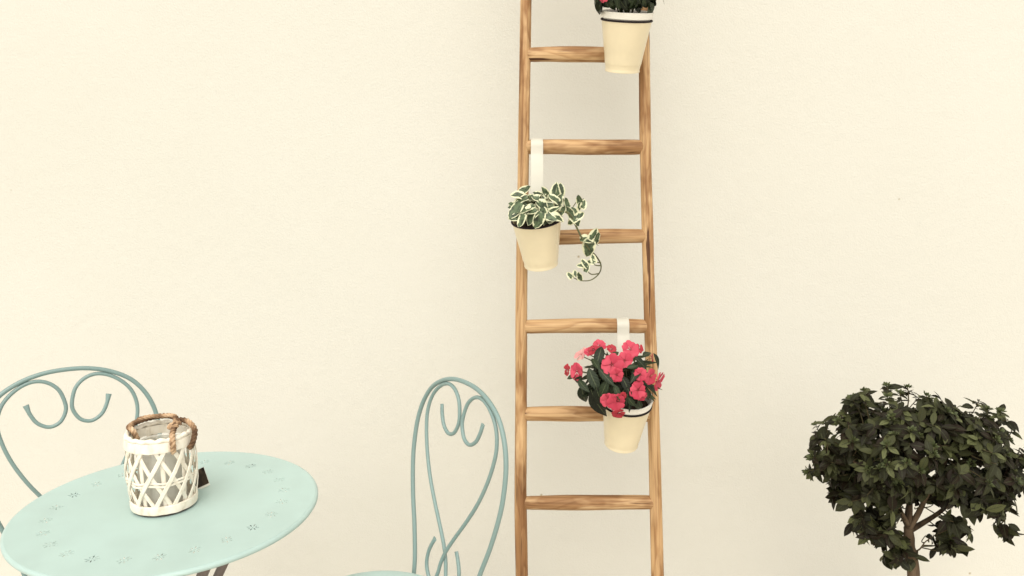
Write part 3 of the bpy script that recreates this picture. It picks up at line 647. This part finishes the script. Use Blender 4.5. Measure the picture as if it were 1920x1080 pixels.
# ------------------------------------------------------------------ wicker lantern on the table
LC = Vector((-.722, 1.562, TZ+.0005))
lan = tag(empty('wicker_lantern', T(LC)), 'whitewashed wicker candle lantern with brown rope handle on the mint table', 'lantern')
HL = .164; rsL = random.Random(4)
def lr(z):
    tab = [(0, .0675), (.02, .068), (.05, .0735), (.085, .0755), (.115, .0735), (.145, .0695), (.165, .067)]
    for (z0, r0), (z1, r1) in zip(tab, tab[1:]):
        if z0 <= z <= z1: return (r0+(r1-r0)*(z-z0)/(z1-z0))*.895
    return tab[-1][1]*.895
def strip_mesh(name, pts, wdt, thk):          # flat strip whose faces look outwards from the lantern axis
    V = []; Fs = []
    P = [Vector(p) for p in pts]; n = len(P)
    for i, p in enumerate(P):
        t = (P[min(i+1, n-1)]-P[max(i-1, 0)]).normalized(); out = Vector((p.x, p.y, 0)).normalized(); s = t.cross(out).normalized(); o2 = s.cross(t).normalized()
        wv = wdt*(1+.12*mnoise.noise((i*.6+p.x*90, p.y*90, 2)))
        for a, b in ((-1, -.35), (-.72, 1), (.72, 1), (1, -.35), (.7, -1), (-.7, -1)): V.append(p+s*(a*wv/2)+o2*(b*thk/2))
    for i in range(n-1):
        for k in range(6): l = (k+1) % 6; Fs.append((i*6+k, i*6+l, (i+1)*6+l, (i+1)*6+k))
    Fs += [tuple(reversed(range(6))), tuple((n-1)*6+k for k in range(6))]
    return mesh(name, V, Fs, True, 40)
def band(name, z0, z1, dr, thk, wob, seed):
    K = 72; V = []; Fs = []
    for k in range(K):
        a = 2*pi*k/K; j = wob*mnoise.noise((cos(a)*2+seed, sin(a)*2, 0)); jj = wob*mnoise.noise((cos(a)*5+seed, sin(a)*5, 7))
        for (r, z) in ((dr, z0+jj), (dr+thk, z0+.0015+jj), (dr+thk+.0008, (z0+z1)/2), (dr+thk, z1-.0015+j), (dr, z1+j)):
            R_ = lr(min(HL, max(0, z)))+r+.4*j; V.append((R_*cos(a), R_*sin(a), z))
    for k in range(K):
        l = (k+1) % K
        for q in range(5): w_ = (q+1) % 5; Fs.append((k*5+q, l*5+q, l*5+w_, k*5+w_))
    return link(name, mesh(name, V, Fs, True, 40), M_WICKER, lan)
band('base_band', .0035, .0225, .0005, .0035, .0012, 1); band('base_band', .003, .0195, -.0055, .003, .001, 3)
band('top_band', .134, .155, .001, .0035, .0015, 5); band('top_band', .136, .155, -.0055, .003, .001, 8)
link('base_board', lathe('base_board', [(.0001, .0024), (.055, .0024), (.0555, .003), (.0555, .006), (.054, .0075), (.0001, .0075)], 48), M_WICKER, lan)
link('base_shadow_disc', lathe('base_shadow_disc', [(.0001, 0), (.059, 0), (.0602, .0006), (.0602, .0022), (.0001, .0022)], 48), M_NAIL_SHADOW, lan)  # thin dark disc standing in for the contact shadow under the base
rimP = []
for k in range(96):                             # lashed top rim
    a = 2*pi*k/96; rimP.append(((lr(.16)+.0005)*cos(a), (lr(.16)+.0005)*sin(a), .1585+.0012*sin(k*1.05)))
V, Fs = tube_geo(rimP, lambda t: .0048+.0009*sin(t*2*pi*22), 8, True); link('lashed_rim', mesh('lashed_rim', V, Fs), M_WICKER, lan)
NS = 11
for dirn in (1, -1):
    for k in range(NS):
        a0 = 2*pi*k/NS+(.16 if dirn > 0 else .30)+rsL.uniform(-.06, .06); da = dirn*RAD(66)*rsL.uniform(.94, 1.06)
        pts = []
        for i in range(11):
            t = i/10; z = .008+.140*t; a = a0+da*t; rr_ = lr(z)+(.0016 if dirn > 0 else -.0016); pts.append((rr_*cos(a), rr_*sin(a), z))
        link('lattice_strip', strip_mesh('lattice_strip', pts, .0086, .0024), M_WICKER, lan)
for zz, wd in ((.066, .0046), (.0725, .0042)):
    pts = [((lr(zz)-.0002+.0014*sin(k*2*pi/48*9))*cos(2*pi*k/48), (lr(zz)+.0014*sin(k*2*pi/48*9))*sin(2*pi*k/48), zz+.0014*sin(k*.9)) for k in range(49)]
    link('weave_strip', strip_mesh('weave_strip', pts, wd, .002), M_WICKER, lan)
for k in range(9):                              # inner uprights seen through the mouth
    a = 2*pi*(k+.4)/9; pts = [((lr(z)-.0055)*cos(a), (lr(z)-.0055)*sin(a), z) for z in (.008, .05, .1, .152)]
    link('upright', strip_mesh('upright', pts, .0085, .002), M_WICKER, lan)
jar = [(.0001, .0085), (.045, .0085), (.0485, .012), (.049, .02), (.049, .115), (.047, .126), (.043, .131), (.043, .138), (.0445, .1395), (.0425, .1405), (.0405, .138), (.0405, .131), (.0445, .125), (.0465, .114), (.0465, .022), (.044, .018), (.0001, .0165)]
jar = [(r*.93, z) for r, z in jar]
link('glass_jar', lathe('glass_jar', jar, 48), M_GLASS, lan)
def rope(pts, r=.0056, turns_per_m=42, strands=3, n=10):
    P = smooth_path([Vector((p[0]*.93, p[1]*.93, p[2] if p[2] < .164 else .164+(p[2]-.164)*.5)) for p in pts], n); L = sum((a-b).length for a, b in zip(P, P[1:])); K = max(8, int(L/.0021))
    # resample evenly
    acc = [0]
    for a, b in zip(P, P[1:]): acc.append(acc[-1]+(b-a).length)
    Q = []; j = 0
    for i in range(K+1):
        s = L*i/K
        while j < len(P)-2 and acc[j+1] < s: j += 1
        f = (s-acc[j])/max(1e-9, acc[j+1]-acc[j]); Q.append(P[j].lerp(P[j+1], min(1, max(0, f))))
    fr = frames(Q); V = []; Fs = []
    for q in range(strands):
        path = []
        for i, p in enumerate(Q):
            a = 2*pi*(q/strands+turns_per_m*L*i/K); path.append(p+fr[i][1]*(r*.54*cos(a))+fr[i][2]*(r*.54*sin(a)))
        tube_geo(path, r*.56, 6, False, None, V, Fs)
    return link('rope_handle', mesh('rope_handle', V, Fs), M_ROPE, lan)
rope([(-.044, -.012, .146), (-.052, -.012, .166), (-.062, -.006, .176), (-.058, .022, .180), (-.035, .046, .184), (-.006, .052, .188), (.02, .038, .190), (.034, .010, .188), (.042, -.020, .180), (.0485, -.045, .168), (.053, -.056, .150), (.051, -.052, .132)])
rope([(.030, .016, .186), (.044, .012, .196), (.060, .008, .193), (.074, .0, .180), (.082, -.008, .162), (.080, -.018, .142), (.073, -.022, .130)])
rope([(-.058, .026, .187), (-.048, .032, .191), (-.030, .040, .193), (-.012, .040, .194), (.008, .044, .195), (.026, .030, .197), (.034, .014, .192)], .0045)
for a0 in (0, .5):                                # knot lashed round the two rope legs
    rope([Vector((.038+.0105*cos(a), -.004+.010*sin(a)-.01*a0, .185+.006*sin(a+1)+.004*a0)) for a in [2*pi*i/7+a0 for i in range(7)]], .0043, 48, 3, 4)
# printed card tucked behind the right side, standing on the table
cardp = at_z(396, 915, TZ+.003)-LC
Mt = T(cardp.x, cardp.y, .0015) @ Matrix.Rotation(RAD(-8), 4, 'Z') @ Matrix.Rotation(RAD(-20), 4, 'X') @ Matrix.Rotation(RAD(-27), 4, 'Y')
Mt = Mt @ T(-.017, 0, .0082)
tg = link('card_tag', mesh('card_tag', *box_geo(-.017, .017, -.0006, .0006, .0, .042), False), M_TAGW, lan, Mt)
link('card_print', mesh('card_print', *box_geo(-.0168, .0168, -.0011, -.0006, .0045, .0415), False), M_TAGP, tg)

# ------------------------------------------------------------------ potted tree
TY = 1.90
tb = at_y(1718, 1080, TY); tb.x += .004
tree = tag(empty('potted_tree', T(tb.x, TY, GZ)), 'small round headed evergreen tree with dark leaves standing by the plastered wall', 'tree')
TI = T(-tb.x, -TY, -GZ)
def tp(px, py, dy=0.0): return at_y(px, py, TY+dy)
link('planter', lathe('planter', [(.0001, .0), (.085, .0), (.088, .004), (.108, .17), (.118, .172), (.121, .178), (.121, .198), (.117, .202), (.108, .20), (.102, .185), (.0001, .183)], 56), M_PLANTER, tree)
sm = soil_mesh(.0, 3.3); so = link('soil', sm, M_SOIL, tree, T(0, 0, .183) @ Matrix.Diagonal((1.58, 1.58, 1.0, 1)))
fork = tp(1703, 992)
trunkP = [Vector((tb.x+.006, TY, .14)), Vector((tb.x+.003, TY, .23)), tp(1712, 1060), tp(1706, 1025), fork+Vector((0, 0, .004))]
V, Fs = tube_geo(smooth_path(trunkP, 8), lambda t: .0165-.0045*t+.0008*sin(t*31), 12); link('trunk', mesh('trunk', [TI @ v for v in V], Fs), M_BARK, tree)
CLUMPS = [  # px, py, depth offset, radii px (x, y), depth radius m, droop, rosettes
    (1705, 850, -.13, 60, 50, .06, .2, 16), (1712, 838, 0.0, 172, 92, .20, .15, 84), (1610, 838, -.02, 84, 78, .12, .25, 26), (1830, 850, -.02, 92, 86, .13, .2, 34), (1700, 770, -.01, 96, 44, .12, 0, 20), (1790, 788, 0, 88, 46, .12, 0, 18), (1610, 772, 0, 40, 40, .07, 0, 8),
    (1640, 930, .0, 84, 50, .12, .7, 22), (1800, 935, .0, 84, 46, .12, .7, 22), (1885, 900, -.02, 44, 80, .09, .5, 16), (1596, 918, -.01, 52, 42, .07, .7, 16), (1700, 912, .05, 80, 34, .08, .5, 13), (1850, 935, -.01, 56, 44, .07, .7, 12), (1660, 900, -.08, 60, 40, .05, .6, 12), (1760, 905, -.08, 60, 38, .05, .6, 12), (1612, 975, -.01, 22, 24, .04, 1.1, 5), (1640, 990, -.02, 38, 36, .06, 1.0, 8), (1676, 1030, -.015, 34, 40, .04, 1.2, 12), (1650, 1000, -.03, 40, 36, .05, 1.1, 10), (1766, 1014, -.02, 36, 32, .05, 1.2, 11), (1886, 985, -.01, 22, 22, .04, 1.2, 4), (1545, 868, 0, 30, 34, .05, .3, 6), (1800, 985, -.02, 30, 26, .04, 1.1, 5)]
rt = random.Random(77)
limb_defs = [[fork, tp(1706, 960), tp(1706, 920), tp(1700, 860), tp(1690, 800)], [fork, tp(1722, 962, -.01), tp(1740, 925, -.03), tp(1775, 860, -.05), tp(1800, 800, -.05)], [fork+Vector((.003, 0, -.004)), tp(1728, 982, .02), tp(1758, 963, .03), tp(1800, 930, .03), tp(1860, 890, .02)],
             [fork, tp(1690, 965, .04), tp(1668, 925, .06), tp(1640, 870, .06), tp(1620, 800, .05)], [fork, tp(1700, 960, .05), tp(1715, 900, .10), tp(1740, 840, .12)], [tp(1703, 985, -.005), tp(1690, 960, -.03), tp(1660, 905, -.07), tp(1600, 865, -.06), tp(1550, 862, -.02)],
             [tp(1710, 1036), tp(1724, 1030, -.01), tp(1735, 1016, -.02), tp(1752, 1004, -.03)], [tp(1704, 1010), tp(1680, 1002, -.01), tp(1655, 990, -.02)], [tp(1705, 1025), tp(1690, 1022, -.01), tp(1676, 1020, -.012)], [tp(1840, 905, .03), tp(1870, 930, .01), tp(1884, 975, -.01)]]
nodes = []
for i, L_ in enumerate(limb_defs):
    P = smooth_path(L_, 7); r0 = (.0085 if i < 3 else .006 if i < 6 else .0026); V, Fs = tube_geo(P, lambda t: r0*(1-.72*t), 8)
    link('branch', mesh('branch', [TI @ v for v in V], Fs), M_BARK, tree); nodes += P[5:]
leaves = []; twV, twF = [], []; buds = []
def add_leaf(p, ax, nn, L): leaves.append((p, Vector(ax).normalized(), Vector(nn).normalized(), L*.88))
PXM = TY*.985/FPX*1.07
for ci, (px, py, dy, rx, ry, rd, droop, cnt) in enumerate(CLUMPS):
    c = tp(px, py, dy)
    for i in range(cnt):
        z = rt.uniform(-.75, 1); th = rt.uniform(0, 2*pi); q = math.sqrt(max(0, 1-z*z)); k = rt.uniform(.62, 1.0)
        d = Vector((q*cos(th), q*sin(th), z)); p = c+Vector((d.x*rx*PXM, d.y*rd, d.z*ry*PXM*1.04))*k
        if p.y > WALL_Y-.09: continue
        n_ = min(nodes, key=lambda n: (n-p).length_squared+max(0, n.z-p.z)*.05)
        mid = n_.lerp(p, .6)+Vector((rt.uniform(-.01, .01), rt.uniform(-.01, .01), rt.uniform(-.012, .004)))
        tube_geo(smooth_path([n_, mid, p], 3), lambda t: .0017-.0008*t, 5, False, None, twV, twF)
        low = max(0, min(1, (py+20-d.z*40-840)/140))
        axis = (Vector((d.x*.8, d.y*.8-.25, .75-1.1*droop*low*1.0+d.z*.4))).normalized()
        nl = rt.randint(6, 9); a0 = rt.uniform(0, 6); o1 = axis.orthogonal().normalized(); o2 = axis.cross(o1)
        for j in range(nl):
            a = a0+2.4*j; side = o1*cos(a)+o2*sin(a); sp = rt.uniform(.05, .5)
            la = side*cos(sp)+axis*sin(sp)+Vector((0, 0, -.18-.9*droop*rt.random())); L = rt.choice((rt.uniform(.016, .026), rt.uniform(.024, .044), rt.uniform(.03, .046)))*(1.25 if droop > .6 else 1)
            add_leaf(p-axis*rt.uniform(0, .016), la, axis+Vector((rt.uniform(-.7, .7), rt.uniform(-.6, .5), rt.uniform(-.1, .7))), L)
        if droop < .5 and rt.random() < .42: buds.append((p, axis))
        # leaves down the twig
        for j in range(3 if droop > .4 else 5):
            t = rt.uniform(.3, .95); b = n_.lerp(p, t)
            add_leaf(b, Vector((rt.uniform(-1, 1), rt.uniform(-1, .6), rt.uniform(-1.1, .3))), Vector((rt.uniform(-.6, .6), -.5, .8)), rt.uniform(.034, .052))
for (sx, sy, qx, qy) in [(1612, 738, 1630, 790), (1598, 748, 1620, 800), (1664, 744, 1668, 790), (1702, 727, 1700, 775), (1688, 738, 1690, 790), (1738, 744, 1730, 790), (1786, 762, 1780, 800), (1812, 772, 1810, 810), (1852, 768, 1845, 815), (1876, 772, 1868, 815), (1900, 800, 1880, 840), (1572, 790, 1605, 820), (1546, 822, 1585, 845), (1522, 858, 1565, 865), (1514, 884, 1560, 875), (1552, 900, 1590, 890), (1910, 850, 1880, 860), (1912, 930, 1885, 915)]:
    a = tp(qx, qy, -.02); p = tp(sx, sy, -.02+rt.uniform(-.03, .03)); tube_geo(smooth_path([a, a.lerp(p, .5)+Vector((.003, 0, .004)), p], 4), lambda t: .0018-.0007*t, 5, False, None, twV, twF)
    axis = ((p-a).normalized()+Vector((0, -.3, .5))).normalized(); o1 = axis.orthogonal().normalized(); o2 = axis.cross(o1)
    for j in range(rt.randint(8, 11)):
        an = 2.4*j; side = o1*cos(an)+o2*sin(an); up_ = rt.uniform(0, .7)
        add_leaf(p-axis*rt.uniform(0, .022), side*cos(up_)+axis*sin(up_)+Vector((0, 0, -.1)), axis+Vector((rt.uniform(-.4, .4), rt.uniform(-.4, .3), 0)), rt.uniform(.018, .034))
    if rt.random() < .6: buds.append((p, axis))
# the gap under the crown where the forked branches show
def in_gap(p):
    v = p-Vector((0, 0, CAM_H)); d = v.y*CP-v.z*SP; x = 960+FPX*v.x/d; y = 540-FPX*(v.y*SP+v.z*CP)/d
    g1 = 1678 < x < 1762 and 945 < y < 1000 and (x-1678) > (985-y)*.2 and y < 1000-(x-1700)*.25
    g2 = 1716 < x < 1748 and 985 < y < 1030
    g3 = 1722 < x < 1900 and y > 1050
    g4 = 1830 < x < 1868 and y > 970
    g5 = 1590 < x < 1650 and y > 1030
    return g1 or g2 or g3 or g4 or g5
leaves = [l for l in leaves if not in_gap(l[0]+l[1]*l[3]*.55) and not in_gap(l[0]+l[1]*l[3]) and (l[0]+l[1]*l[3]).y < WALL_Y-.02]
leaves.sort(key=lambda l: (l[0]+l[1]*l[3]*.5).y)
NL = 300
for (p, ax, nn, L) in leaves[:NL]:
    link('leaf', rt.choice(TREE_LEAF), None, tree, TI @ basis(p, ax, nn, L))
V, Fs, UV = [], [], []
LT = [([v.co.copy() for v in me.vertices], [tuple(p.vertices) for p in me.polygons], {lp.vertex_index: tuple(me.uv_layers[0].data[i].uv) for i, lp in enumerate(me.loops)}) for me in TREE_LEAF]
for (p, ax, nn, L) in leaves[NL:]:
    vv, ff, uu = rt.choice(LT); Mx = TI @ basis(p, ax, nn, L); b = len(V)
    V += [Mx @ v for v in vv]; Fs += [tuple(i+b for i in f) for f in ff]; UV += [uu[i] for i in range(len(vv))]
cr = link('crown', mesh('crown', V, Fs, True, None, UV), M_TREE, tree); cr['kind'] = 'stuff'
tw = link('twigs', mesh('twigs', [TI @ v for v in twV], twF), M_TWIG, tree); tw['kind'] = 'stuff'
V, Fs, UV = [], [], []
for (p, axis) in buds:
    o1 = axis.orthogonal().normalized(); o2 = axis.cross(o1)
    for j in range(12):
        a = j*2.4; r = .0030*math.sqrt(j); ax = axis+(o1*cos(a)+o2*sin(a))*r*90*.9; vv, ff, uu = LT[j % 4]; b = len(V)
        Mx = TI @ basis(p+(o1*cos(a)+o2*sin(a))*r*.6, ax, (o1*cos(a)+o2*sin(a))*-1+axis, rt.uniform(.006, .012)); Mx = Mx @ Matrix.Diagonal((1.3, 1, 1, 1))
        V += [Mx @ v for v in vv]; Fs += [tuple(i+b for i in f) for f in ff]; UV += [uu[i] for i in range(len(vv))]
bd = link('buds', mesh('buds', V, Fs, True, None, UV), M_BUD, tree); bd['kind'] = 'stuff'
print('tree leaves', len(leaves), 'buds', len(buds))
